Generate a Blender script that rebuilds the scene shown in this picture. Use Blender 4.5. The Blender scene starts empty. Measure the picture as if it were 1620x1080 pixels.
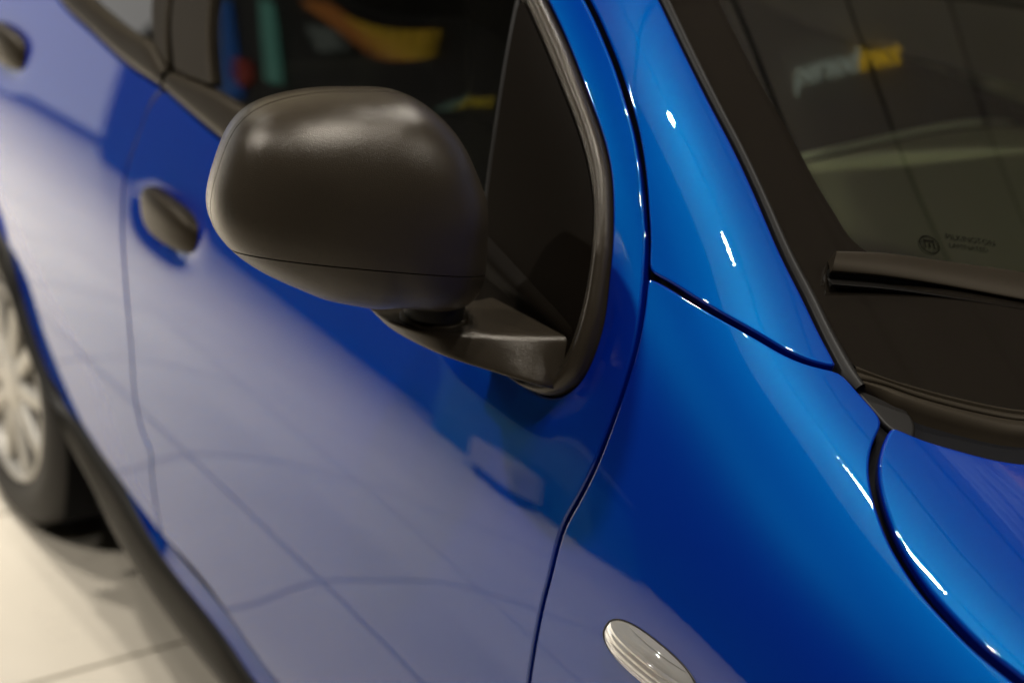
import bpy, bmesh, math, random
import numpy as np
from mathutils import Vector, Matrix
from mathutils.geometry import delaunay_2d_cdt

# ------------------------------------------------------------------ camera, world, lamps, exposure
sc = bpy.context.scene
COL = sc.collection
R_ = math.radians
# car axes: X forward, -Y the car's right flank, Z up; rear axle near X = 0
cam_d = bpy.data.cameras.new('camera'); cam = bpy.data.objects.new('camera', cam_d); COL.objects.link(cam)
sc.camera = cam
CAM = Vector((2.70, -1.66, 1.50)); YAW, PITCH, ROLL = R_(142.7), R_(21.3), R_(5.3)
_d = Vector((math.cos(YAW)*math.cos(PITCH), math.sin(YAW)*math.cos(PITCH), -math.sin(PITCH)))
_r = _d.cross(Vector((0, 0, 1))).normalized(); _u = _r.cross(_d)
_r2 = _r*math.cos(ROLL) + _u*math.sin(ROLL); _u2 = -_r*math.sin(ROLL) + _u*math.cos(ROLL)
cam.matrix_world = Matrix(((_r2.x, _u2.x, -_d.x, CAM.x), (_r2.y, _u2.y, -_d.y, CAM.y), (_r2.z, _u2.z, -_d.z, CAM.z), (0, 0, 0, 1)))
cam_d.sensor_width = 36.0; cam_d.lens = 2400/1620*36
cam_d.clip_start = 0.05; cam_d.clip_end = 200
cam_d.dof.use_dof = True; cam_d.dof.focus_distance = 1.36; cam_d.dof.aperture_fstop = 2.9

w = bpy.data.worlds.new('World'); sc.world = w; w.use_nodes = True
w.node_tree.nodes['Background'].inputs[0].default_value = (1.0, .86, .68, 1)
w.node_tree.nodes['Background'].inputs[1].default_value = 0.012
sc.view_settings.view_transform = 'Standard'; sc.view_settings.look = 'None'
sc.view_settings.exposure = 0; sc.view_settings.gamma = 1
sc.render.engine = 'CYCLES'
sc.cycles.max_bounces = 8; sc.cycles.diffuse_bounces = 3; sc.cycles.glossy_bounces = 4; sc.cycles.transmission_bounces = 6; sc.cycles.caustics_reflective = False; sc.cycles.caustics_refractive = False

def area(name, loc, sx, sy, power, col=(1, .95, .87), rot=(0, 0, 0), spread=180):
    l = bpy.data.lights.new(name, 'AREA'); l.shape = 'RECTANGLE'; l.size = sx; l.size_y = sy
    l.energy = power; l.color = col; l.spread = R_(spread)
    o = bpy.data.objects.new(name, l); o.location = loc; o.rotation_euler = rot; COL.objects.link(o); return o
# overhead lights pointing straight down; the first four match glints, the rest are added
area('overhead_light', (1.86, -.90, 2.96), .04, .03, 13)
area('overhead_light', (2.25, -.965, 2.96), .06, .03, 14)
area('overhead_light', (1.92, -1.98, 2.96), .07, .06, 9)
area('overhead_light', (0.95, .35, 2.96), .08, .06, 20)
area('overhead_light', (0.30, -2.9, 2.96), .14, .06, 62)  # added fill for the floor by the sill and the door's reflection
area('overhead_light', (-.55, -1.55, 2.96), .12, .06, 17, spread=110)  # added to brighten the floor mirrored in the front door
area('overhead_light', (3.3, .7, 2.96), .10, .08, 20)  # added to light the dashboard and the mirror's front
area('overhead_light', (-1.8, -1.15, 2.96), .2, .06, 50, spread=95)  # this and the next three added to brighten the far floor in reflections
area('overhead_light', (-3.1, -1.2, 2.96), .2, .06, 75, spread=95)
area('overhead_light', (-4.7, -1.4, 2.96), .2, .06, 85, spread=100)
area('overhead_light', (-6.3, -2.4, 2.96), .2, .06, 70, spread=110)
# the glazed front of the showroom, far behind the car
area('shop_window', (-8.0, -1.05, 1.41), 2.7, 8.1, 62, (1, .97, .92), (0, R_(-90), 0))

# ------------------------------------------------------------------ materials
def mat(name, base, rough=.5, metal=0., spec=.5, coat=0., coat_r=.03, coat_ior=1.5, bump=None, trans=0., ior=1.5, emis=None, vary=None, tint=None):
    m = bpy.data.materials.new(name); m.use_nodes = True
    nt = m.node_tree; b = nt.nodes['Principled BSDF']
    b.inputs['Base Color'].default_value = (*base, 1); b.inputs['Roughness'].default_value = rough
    b.inputs['Metallic'].default_value = metal; b.inputs['Specular IOR Level'].default_value = spec
    b.inputs['Coat Weight'].default_value = coat; b.inputs['Coat Roughness'].default_value = coat_r
    b.inputs['Coat IOR'].default_value = coat_ior; b.inputs['Transmission Weight'].default_value = trans
    b.inputs['IOR'].default_value = ior
    if tint: b.inputs['Specular Tint'].default_value = (*tint, 1)
    if emis: b.inputs['Emission Color'].default_value = (*emis[0], 1); b.inputs['Emission Strength'].default_value = emis[1]
    tc = nt.nodes.new('ShaderNodeTexCoord')
    if bump:
        sc_, strg, dist = bump
        n = nt.nodes.new('ShaderNodeTexNoise'); n.inputs['Scale'].default_value = sc_; n.inputs['Detail'].default_value = 2
        bp = nt.nodes.new('ShaderNodeBump'); bp.inputs['Strength'].default_value = strg; bp.inputs['Distance'].default_value = dist
        nt.links.new(tc.outputs['Object'], n.inputs['Vector']); nt.links.new(n.outputs['Fac'], bp.inputs['Height'])
        nt.links.new(bp.outputs['Normal'], b.inputs['Normal'])
    if vary:
        sc_, amt, ramt = vary
        n = nt.nodes.new('ShaderNodeTexNoise'); n.inputs['Scale'].default_value = sc_; n.inputs['Detail'].default_value = 5
        nt.links.new(tc.outputs['Object'], n.inputs['Vector'])
        hs = nt.nodes.new('ShaderNodeHueSaturation'); hs.inputs['Color'].default_value = (*base, 1)
        mr = nt.nodes.new('ShaderNodeMapRange'); mr.inputs[1].default_value = .3; mr.inputs[2].default_value = .7
        mr.inputs[3].default_value = 1-amt; mr.inputs[4].default_value = 1+amt
        nt.links.new(n.outputs['Fac'], mr.inputs[0]); nt.links.new(mr.outputs[0], hs.inputs['Value']); nt.links.new(hs.outputs[0], b.inputs['Base Color'])
        m2 = nt.nodes.new('ShaderNodeMapRange'); m2.inputs[1].default_value = .3; m2.inputs[2].default_value = .7
        m2.inputs[3].default_value = max(rough-ramt, 0.01); m2.inputs[4].default_value = rough+ramt
        nt.links.new(n.outputs['Fac'], m2.inputs[0]); nt.links.new(m2.outputs[0], b.inputs['Roughness'])
    return m

def glass_mat(name, tint, refl=1.6):
    m = bpy.data.materials.new(name); m.use_nodes = True; nt = m.node_tree; nt.nodes.clear()
    o = nt.nodes.new('ShaderNodeOutputMaterial'); mx = nt.nodes.new('ShaderNodeMixShader')
    t = nt.nodes.new('ShaderNodeBsdfTransparent'); t.inputs[0].default_value = (*tint, 1)
    g = nt.nodes.new('ShaderNodeBsdfGlossy'); g.inputs['Roughness'].default_value = .0; g.inputs[0].default_value = (1, 1, 1, 1)
    f = nt.nodes.new('ShaderNodeFresnel'); f.inputs[0].default_value = refl
    nt.links.new(f.outputs[0], mx.inputs[0]); nt.links.new(t.outputs[0], mx.inputs[1]); nt.links.new(g.outputs[0], mx.inputs[2])
    nt.links.new(mx.outputs[0], o.inputs[0]); return m

def paint_mat():
    """metallic base coat (deep blue pigment + blue flakes) under a clear coat"""
    m = bpy.data.materials.new('blue_metallic_paint'); m.use_nodes = True; nt = m.node_tree; nt.nodes.clear()
    N = nt.nodes.new; L = nt.links.new
    o = N('ShaderNodeOutputMaterial'); tc = N('ShaderNodeTexCoord')
    v = N('ShaderNodeTexVoronoi'); v.inputs['Scale'].default_value = 1500; L(tc.outputs['Object'], v.inputs['Vector'])
    bp = N('ShaderNodeBump'); bp.inputs['Strength'].default_value = .16; bp.inputs['Distance'].default_value = .0003; L(v.outputs['Color'], bp.inputs['Height'])
    d = N('ShaderNodeBsdfDiffuse'); d.inputs[0].default_value = (.0, .019, .44, 1)
    g = N('ShaderNodeBsdfGlossy'); g.inputs[0].default_value = (.0, .080, .17, 1); g.inputs['Roughness'].default_value = .42; L(bp.outputs[0], g.inputs['Normal'])
    mx = N('ShaderNodeMixShader'); mx.inputs[0].default_value = .48; L(d.outputs[0], mx.inputs[1]); L(g.outputs[0], mx.inputs[2])
    c = N('ShaderNodeBsdfGlossy'); c.inputs[0].default_value = (1, 1, 1, 1); c.inputs['Roughness'].default_value = .005
    n2 = N('ShaderNodeTexNoise'); n2.inputs['Scale'].default_value = 170; n2.inputs['Detail'].default_value = 1; L(tc.outputs['Object'], n2.inputs['Vector'])
    b2 = N('ShaderNodeBump'); b2.inputs['Strength'].default_value = 1; b2.inputs['Distance'].default_value = .000012; L(n2.outputs['Fac'], b2.inputs['Height']); L(b2.outputs[0], c.inputs['Normal'])
    f = N('ShaderNodeFresnel'); f.inputs[0].default_value = 1.82
    m2 = N('ShaderNodeMixShader'); L(f.outputs[0], m2.inputs[0]); L(mx.outputs[0], m2.inputs[1]); L(c.outputs[0], m2.inputs[2]); L(m2.outputs[0], o.inputs[0])
    return m

M = dict(
    paint=paint_mat(),
    plastic=mat('black_grained_plastic', (.030, .024, .017), rough=.25, spec=.45, tint=(1, .94, .85), bump=(1000, .6, .0005)),
    plastic_fine=mat('black_satin_plastic', (.014, .0105, .0065), rough=.48, spec=.26, tint=(1, .86, .66), bump=(1500, .15, .0003)),
    sail=mat('shade_darkened_plastic', (.006, .0045, .003), rough=.5, spec=.03, bump=(900, .3, .0004)),  # the mirror's shade on the corner trim is put into this darker black
    rubber=mat('black_rubber', (.008, .007, .006), rough=.45, spec=.22),
    gloss_black=mat('black_ceramic_frit', (.010, .008, .006), rough=.08, spec=.35),
    clad=mat('black_sill_plastic', (.010, .0085, .006), rough=.5, spec=.2, bump=(900, .4, .0006)),
    backing=mat('grey_wheel_recess', (.34, .32, .29), rough=.6, metal=.2),
    gasket=mat('lamp_gasket', (.006, .006, .006), rough=.5),
    dust=mat('dust', (.16, .16, .13), rough=.9),
    dark=mat('dark_underbody', (.006, .006, .007), rough=.8, spec=.1),
    cabin=mat('grey_cabin_plastic', (.22, .22, .17), rough=.7, spec=.3, bump=(900, .2, .0005)),
    fabric=mat('grey_seat_fabric', (.24, .24, .19), rough=.95, spec=.1, bump=(700, .4, .001)),
    windshield=glass_mat('green_tinted_glass', (.74, .79, .62), 2.7),
    glass=glass_mat('side_window_glass', (.16, .17, .14), 1.85),
    mirror=mat('mirror_silver', (.85, .85, .85), rough=.02, metal=1.),
    chrome=mat('silver_reflector', (.92, .89, .83), rough=.45, metal=.1),
    alloy=mat('silver_wheel_paint', (.50, .48, .44), rough=.5, metal=.35),
    tyre=mat('tyre_rubber', (.022, .020, .018), rough=.65, spec=.35, bump=(400, .3, .001)),
    lens=mat('clear_ribbed_lens', (.95, .91, .85), rough=.04, spec=.5, trans=.72, ior=1.2),
    orange=mat('orange_bulb', (.85, .16, .01), rough=.25),
    tile=mat('beige_floor_tile', (.66, .60, .50), rough=.30, spec=.5, vary=(3.0, .04, .05), bump=(260, .05, .0004)),
    grout=mat('grey_tile_grout', (.30, .27, .22), rough=.9),
    ceil=mat('off_white_ceiling_panel', (.56, .54, .45), rough=.8, vary=(1.5, .08, .05)),
    seam=mat('dark_ceiling_seam', (.03, .03, .028), rough=.9),
    rail=mat('pale_dashboard_trim', (.62, .66, .60), rough=.35, metal=.3),
    print_=mat('etched_glass_print', (.004, .003, .002), rough=.9, spec=.05),
    board=mat('black_display_board', (.012, .012, .012), rough=.6),
)
def light_mat(n, c, s): return mat(n, (0, 0, 0), rough=.6, emis=(c, s))

# ------------------------------------------------------------------ body skin
AX=0.5   # height of the section axis; the body skin is r(X, theta) round it
SECT={
-0.9:[(.05,.70),(.12,.755),(.22,.785),(.45,.812),(.60,.818),(.72,.815),(.82,.803),(.90,.79),(.98,.775),(1.05,.757),(1.2,.70),(1.35,.63),(1.45,.55),(1.50,.44),(1.53,.2),(1.535,0)],
-0.3:[(.05,.71),(.12,.77),(.22,.80),(.45,.826),(.60,.833),(.72,.830),(.82,.819),(.90,.805),(.98,.788),(1.05,.770),(1.2,.715),(1.35,.645),(1.45,.565),(1.50,.45),(1.53,.2),(1.535,0)],
0.3:[(.05,.71),(.12,.77),(.22,.80),(.45,.828),(.60,.836),(.72,.833),(.82,.821),(.90,.806),(.98,.788),(1.05,.770),(1.2,.715),(1.35,.65),(1.45,.57),(1.50,.45),(1.53,.2),(1.535,0)],
0.9:[(.05,.71),(.12,.77),(.22,.80),(.45,.828),(.60,.836),(.72,.833),(.82,.820),(.90,.803),(.98,.784),(1.05,.765),(1.2,.715),(1.35,.65),(1.45,.57),(1.50,.45),(1.53,.2),(1.535,0)],
1.2:[(.05,.71),(.12,.77),(.22,.80),(.45,.828),(.60,.836),(.72,.832),(.82,.818),(.90,.80),(.98,.780),(1.05,.761),(1.2,.712),(1.33,.65),(1.42,.58),(1.455,.50),(1.48,.3),(1.49,0)],
1.4:[(.05,.71),(.12,.77),(.22,.80),(.45,.828),(.60,.836),(.72,.832),(.82,.817),(.90,.798),(.97,.780),(1.05,.758),(1.15,.73),(1.25,.692),(1.30,.662),(1.335,.625),(1.352,.585),(1.365,.5),(1.39,.3),(1.40,0)],
1.55:[(.05,.71),(.12,.77),(.22,.80),(.45,.828),(.60,.835),(.72,.831),(.82,.816),(.90,.797),(.97,.779),(1.05,.755),(1.12,.730),(1.18,.70),(1.215,.668),(1.237,.63),(1.247,.60),(1.262,.5),(1.285,.3),(1.295,0)],
1.7:[(.05,.71),(.12,.77),(.22,.80),(.45,.826),(.60,.833),(.70,.829),(.80,.815),(.88,.797),(.95,.777),(1.01,.752),(1.06,.722),(1.095,.69),(1.12,.65),(1.132,.615),(1.15,.5),(1.172,.3),(1.18,0)],
1.87:[(.05,.71),(.12,.77),(.22,.80),(.45,.825),(.60,.829),(.70,.824),(.78,.812),(.85,.794),(.91,.768),(.955,.735),(.985,.695),(1.0,.65),(1.008,.61),(1.02,.5),(1.045,.3),(1.055,0)],
2.05:[(.05,.71),(.12,.77),(.22,.80),(.45,.825),(.60,.827),(.70,.820),(.77,.807),(.83,.786),(.875,.757),(.907,.715),(.926,.665),(.94,.60),(.955,.5),(.978,.3),(.99,0)],
2.3:[(.05,.71),(.12,.77),(.22,.80),(.45,.825),(.60,.822),(.69,.810),(.76,.788),(.81,.757),(.842,.715),(.862,.66),(.88,.58),(.90,.45),(.92,.25),(.93,0)],
2.55:[(.05,.66),(.12,.72),(.22,.75),(.45,.775),(.58,.77),(.67,.752),(.73,.725),(.775,.685),(.80,.63),(.82,.56),(.845,.4),(.86,.2),(.865,0)],
2.8:[(.05,.52),(.12,.58),(.22,.62),(.45,.65),(.55,.645),(.62,.625),(.67,.595),(.705,.55),(.73,.48),(.75,.35),(.76,.2),(.765,0)],
}
NU,NV=47,61
U0,U1=-1.0,2.9; V0,V1=-38.,92.
def _basis(t,n):
    # cubic B-spline on n coefs, t in [0,n-3]
    t=np.clip(t,0,n-3-1e-6);i=np.floor(t).astype(int);f=t-i
    w=np.stack([(1-f)**3/6,(3*f**3-6*f**2+4)/6,(-3*f**3+3*f**2+3*f+1)/6,f**3/6],-1)
    d=np.stack([-(1-f)**2/2,(9*f**2-12*f)/6,(-9*f**2+6*f+3)/6,f**2/2],-1)
    return i,w,d
def _solve():
    H=(U1-U0)/(NU-3);K=(V1-V0)/(NV-3)
    rows=[];rhs=[];A=np.zeros((NU*NV,NU*NV));b=np.zeros(NU*NV)
    xs=sorted(SECT)
    # densify every section with a Catmull-Rom in polar form, then densify along X linearly is avoided: data only at sections
    for x in xs:
        p=np.array(SECT[x],float);th=np.degrees(np.arctan2(p[:,0]-AX,p[:,1]));r=np.hypot(p[:,0]-AX,p[:,1])
        o=np.argsort(th);th=th[o];r=r[o]
        tq=np.arange(th[0],min(th[-1],90),1.0);m=np.gradient(r,th)
        k=np.clip(np.searchsorted(th,tq)-1,0,len(th)-2);h=th[k+1]-th[k];s=(tq-th[k])/h
        rq=(2*s**3-3*s**2+1)*r[k]+(s**3-2*s**2+s)*h*m[k]+(-2*s**3+3*s**2)*r[k+1]+(s**3-s**2)*h*m[k+1]
        iu,wu,_=_basis(np.full(len(tq),(x-U0)/H),NU);iv,wv,_=_basis((tq-V0)/K,NV)
        for a in range(len(tq)):
            idx=((iu[a]+np.arange(4))[:,None]*NV+(iv[a]+np.arange(4))[None]).ravel();w=np.outer(wu[a],wv[a]).ravel()
            A[np.ix_(idx,idx)]+=np.outer(w,w);b[idx]+=w*rq[a]
    def pen(st,lam,shape):
        # st: list of (du,dv,c)
        for i in range(shape[0]):
            for j in range(shape[1]):
                idx=np.array([(i+a)*NV+j+c for a,c,_ in st]);w=np.array([k for *_,k in st],float)
                A[np.ix_(idx,idx)]+=lam*np.outer(w,w)
    pen([(0,0,1),(1,0,-2),(2,0,1)],.30,(NU-2,NV))
    pen([(0,0,1),(0,1,-3),(0,2,3),(0,3,-1)],.03,(NU,NV-3))
    pen([(0,0,1),(1,0,-1),(0,1,-1),(1,1,1)],.05,(NU-1,NV-1))
    return np.linalg.solve(A+1e-9*np.eye(len(A)),b).reshape(NU,NV)
COEF=_solve()
DENTS=[]   # (x, theta, angle, half_len, half_h, depth)
def rad(x,th):
    x=np.asarray(x,float);th=np.asarray(th,float)
    H=(U1-U0)/(NU-3);K=(V1-V0)/(NV-3)
    iu,wu,_=_basis((x-U0)/H,NU);iv,wv,_=_basis((th-V0)/K,NV)
    r=np.zeros(np.broadcast(x,th).shape)
    for a in range(4):
        for c in range(4):
            r=r+wu[...,a]*wv[...,c]*COEF[iu+a,iv+c]
    for (dx,dt,an,hl,hh,dep) in DENTS:
        s=(th-dt)*0.0145;u=x-dx;ca,sa=np.cos(an),np.sin(an)
        p=(u*ca+s*sa)/hl;q=(-u*sa+s*ca)/hh;e=(np.abs(p)**2.6+np.abs(q)**2.2)
        r=r-dep*np.exp(-e*1.3)
    return r
def pos(x,th):
    r=rad(x,th);t=np.radians(th)
    return np.stack([np.broadcast_to(x,r.shape),-r*np.cos(t),AX+r*np.sin(t)],-1)
def nrm(x,th,e=.002):
    x=np.asarray(x,float);th=np.asarray(th,float)
    a=pos(x+e,th)-pos(x-e,th);b=pos(x,th+e*70)-pos(x,th-e*70)
    n=np.cross(a,b);n/=np.linalg.norm(n,axis=-1)[...,None]
    return n

# the windshield: one smooth sheet fitted to the rim of its opening
def _ws_basis(x,y):
    x=x-1.7;return np.stack([np.ones_like(x),x,x*x,y*y,x*y*y,y**4,x**3,x*x*y*y],-1)
WS=None
def ws_fit(rim,centre):
    global WS
    P=pos(rim[:,0],rim[:,1]);Q=np.array(centre,float)
    A=np.vstack([_ws_basis(P[:,0],P[:,1])*3,_ws_basis(Q[:,0],Q[:,1])]);b=np.r_[P[:,2]*3,Q[:,2]]
    WS=np.linalg.lstsq(A,b,rcond=None)[0]
    return np.abs(_ws_basis(P[:,0],P[:,1])@WS-P[:,2]).max()
def ws_pos(x,th):
    p=pos(x,th);p[...,2]=_ws_basis(p[...,0],p[...,1])@WS;return p
def ws_nrm(x,th):
    p=ws_pos(x,th);X=p[...,0]-1.7;y=p[...,1]
    gx=WS[1]+2*WS[2]*X+WS[4]*y*y+3*WS[6]*X*X+2*WS[7]*X*y*y;gy=2*WS[3]*y+2*WS[4]*X*y+4*WS[5]*y**3+2*WS[7]*X*X*y
    n=np.stack([-gx,-gy,np.ones_like(gx)],-1);return n/np.linalg.norm(n,axis=-1)[...,None]

# panel outlines on the skin, (X in metres, theta in degrees)
CURVES = {
'shut_up':[(1.465,49.09),(1.492,48.24),(1.536,46.61),(1.567,45.22),(1.596,43.76),(1.623,42.05),(1.647,40.2),(1.669,38.31),(1.683,36.74)],
'shut_lo':[(1.683,36.74),(1.699,34.69),(1.711,32.54),(1.716,30.65),(1.718,29.09),(1.718,26.89),(1.715,24.55),(1.707,22.23),(1.7,20.66),(1.698,19.07),(1.698,17.04),(1.696,14.71),(1.695,11.98),(1.694,8.84)],
'pil_fen':[(1.683,36.74),(1.709,36.82),(1.733,36.76),(1.763,36.77),(1.79,36.84),(1.809,36.87),(1.827,36.89),(1.845,37.13),(1.856,37.48),(1.866,37.94)],
'ws_edge':[(1.866,37.94),(1.828,39.5),(1.798,40.85),(1.76,42.48),(1.706,44.99),(1.666,46.66),(1.618,48.38),(1.567,50.17),(1.513,52.03)],
'trim_in':[(1.865,38.86),(1.832,40.15),(1.8,41.58),(1.762,43.13),(1.71,45.45),(1.67,47.1),(1.622,48.83),(1.571,50.63),(1.517,52.49)],
'fen_cowl':[(1.866,37.94),(1.894,37.26),(1.915,36.76),(1.925,36.46)],
'hood_gap':[(1.925,36.46),(1.933,35.15),(1.943,34.0),(1.953,33.12),(1.968,32.12),(1.986,31.14),(2.007,30.14),(2.031,29.28),(2.055,28.57),(2.082,27.99),(2.107,27.52),(2.13,27.22),(2.152,27.01)],
'hood_cowl':[(1.925,36.46),(1.934,36.71),(1.949,36.83),(1.973,37.53),(1.995,38.33),(2.01,39.26)],
'glass_bot':[(1.865,38.86),(1.876,39.01),(1.891,39.38),(1.91,40.16),(1.924,40.82),(1.945,42.05),(1.963,43.51)],
'cowl_ridge':[(1.878,38.12),(1.893,38.75),(1.914,39.36),(1.933,40.13),(1.954,41.26),(1.972,42.6)],
'frit':[(1.529,54.85),(1.58,53.12),(1.626,51.55),(1.659,50.48),(1.688,49.41),(1.719,48.16),(1.747,47.15),(1.767,46.36),(1.787,46.11),(1.809,47.03),(1.832,49.26),(1.866,53.5)],
'b_line':[(0.664,32.66),(0.634,30.85),(0.618,27.71),(0.601,24.44),(0.604,22.33),(0.617,19.43),(0.644,15.16),(0.666,10.69),(0.675,8.2),(0.686,1.36),(0.71,-1.63),(0.732,-2.62),(0.729,-5.58),(0.739,-10.62),(0.746,-12.54)],
'strip_up':[(0.073,10.04),(0.159,2.61),(0.241,-5.42),(0.341,-7.71),(0.48,-9.84),(0.61,-11.39),(0.746,-12.54),(0.905,-12.72),(1.1,-15.4)],
'strip_lo':[(0.109,6.0),(0.176,0.66),(0.25,-4.92),(0.329,-8.56),(0.441,-9.87),(0.559,-12.37),(0.723,-16.22),(0.943,-18.06),(1.028,-19.54)],
'clad_lo':[(0.14,0.76),(0.196,-1.96),(0.268,-7.42),(0.4,-12.24),(0.498,-16.06),(0.574,-20.64),(0.72,-24.05)],
'belt_r':[(0.221,35.47),(0.39,34.04),(0.539,32.97),(0.664,32.66)],
'belt_f':[(0.664,32.66),(0.826,31.45),(1.14,29.78),(1.433,28.15),(1.558,27.27),(1.584,27.1)],
'bead_out':[(1.584,27.1),(1.609,27.09),(1.628,27.32),(1.644,27.98),(1.658,29.2),(1.662,30.98),(1.658,33.06),(1.648,34.97),(1.635,37.04),(1.617,38.98),(1.595,40.84),(1.569,42.33),(1.534,43.85),(1.48,45.98),(1.42,47.91)],
'bead_in':[(1.574,27.35),(1.607,27.84),(1.63,28.82),(1.638,30.26),(1.639,32.13),(1.634,33.9),(1.624,35.84),(1.609,37.84),(1.593,39.33),(1.569,40.87),(1.543,42.17),(1.494,44.14),(1.448,45.81),(1.397,47.5)],
'sail_left':[(1.386,47.34),(1.408,43.86),(1.427,40.41),(1.439,37.92),(1.458,34.24),(1.478,30.42),(1.493,27.93)],
'glass_f':[(0.796,34.55),(0.932,34.2),(1.111,33.05),(1.269,31.91),(1.411,30.88),(1.483,30.33)],
'glass_r':[(0.344,36.77),(0.495,35.85),(0.587,35.64)],
'bp1':[(0.546,38.91),(0.591,35.69)],
'bp2':[(0.606,39.53),(0.666,34.21)],
'bp3':[(0.726,40.77),(0.803,34.64)],
'handle_f':[(0.77,22.76)],
'handle_r':[(0.034,28.94)],
'repeater':[(1.847,16.18)],
}

# ------------------------------------------------------------------ helpers
SKIN = (pos, nrm)
SM = 0.0145      # metres of skin per degree of theta
def link(name, me, mt, parent=None, **props):
    o = bpy.data.objects.new(name, me); COL.objects.link(o)
    if mt: me.materials.append(mt)
    if parent: o.parent = parent
    for k, v in props.items(): o[k] = v
    return o
def mesh(name, V, Fc, mt, parent=None, N=None, smooth=True, **props):
    me = bpy.data.meshes.new(name); me.from_pydata([tuple(map(float, v)) for v in V], [], [tuple(map(int, f)) for f in Fc])
    me.update()
    if smooth: me.shade_smooth()
    if N is not None: me.normals_split_custom_set_from_vertices([tuple(map(float, n)) for n in N])
    return link(name, me, mt, parent, **props)
def xz(x, z):
    a, b = -37., 91.
    for _ in range(40):
        m = (a+b)/2
        if pos(x, m)[2] < z: a = m
        else: b = m
    return (x, a)
def cr(P, step=.007, n=None):
    """Catmull-Rom through (x, theta) points, resampled evenly (metric)"""
    P = np.array(P, float).copy(); P[:, 1] *= SM
    if len(P) == 2: Q = P[0] + np.linspace(0, 1, 60)[:, None]*(P[1]-P[0])
    else:
        E = np.vstack([2*P[0]-P[1], P, 2*P[-1]-P[-2]]); Q = []
        for i in range(1, len(E)-2):
            p0, p1, p2, p3 = E[i-1:i+3]
            d = [max(np.linalg.norm(b-a), 1e-6)**.5 for a, b in ((p0, p1), (p1, p2), (p2, p3))]
            m1 = (p1-p0)/d[0]-(p2-p0)/(d[0]+d[1])+(p2-p1)/d[1]; m2 = (p2-p1)/d[1]-(p3-p1)/(d[1]+d[2])+(p3-p2)/d[2]
            m1 *= d[1]; m2 *= d[1]
            s = np.linspace(0, 1, 24, endpoint=False)[:, None]
            Q.append((2*s**3-3*s**2+1)*p1+(s**3-2*s**2+s)*m1+(-2*s**3+3*s**2)*p2+(s**3-s**2)*m2)
        Q = np.vstack(Q+[P[-1:]])
    L = np.r_[0, np.cumsum(np.linalg.norm(np.diff(Q, axis=0), axis=1))]
    k = n or max(2, int(round(L[-1]/step))+1)
    t = np.linspace(0, L[-1], k)
    q = np.stack([np.interp(t, L, Q[:, 0]), np.interp(t, L, Q[:, 1])/SM], 1)
    return q
def inside(pts, poly):
    x, y = pts[:, 0], pts[:, 1]; c = np.zeros(len(pts), bool)
    for (x1, y1), (x2, y2) in zip(poly, np.roll(poly, -1, 0)):
        if y1 == y2: continue
        k = ((y1 > y) != (y2 > y)) & (x < (x2-x1)*(y-y1)/(y2-y1)+x1); c ^= k
    return c
def dist_poly(pts, poly):
    d = np.full(len(pts), 9.)
    for a, b in zip(poly, np.roll(poly, -1, 0)):
        e = b-a; t = np.clip(((pts-a)@e)/max(e@e, 1e-12), 0, 1); d = np.minimum(d, np.linalg.norm(pts-(a+t[:, None]*e), axis=1))
    return d
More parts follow.
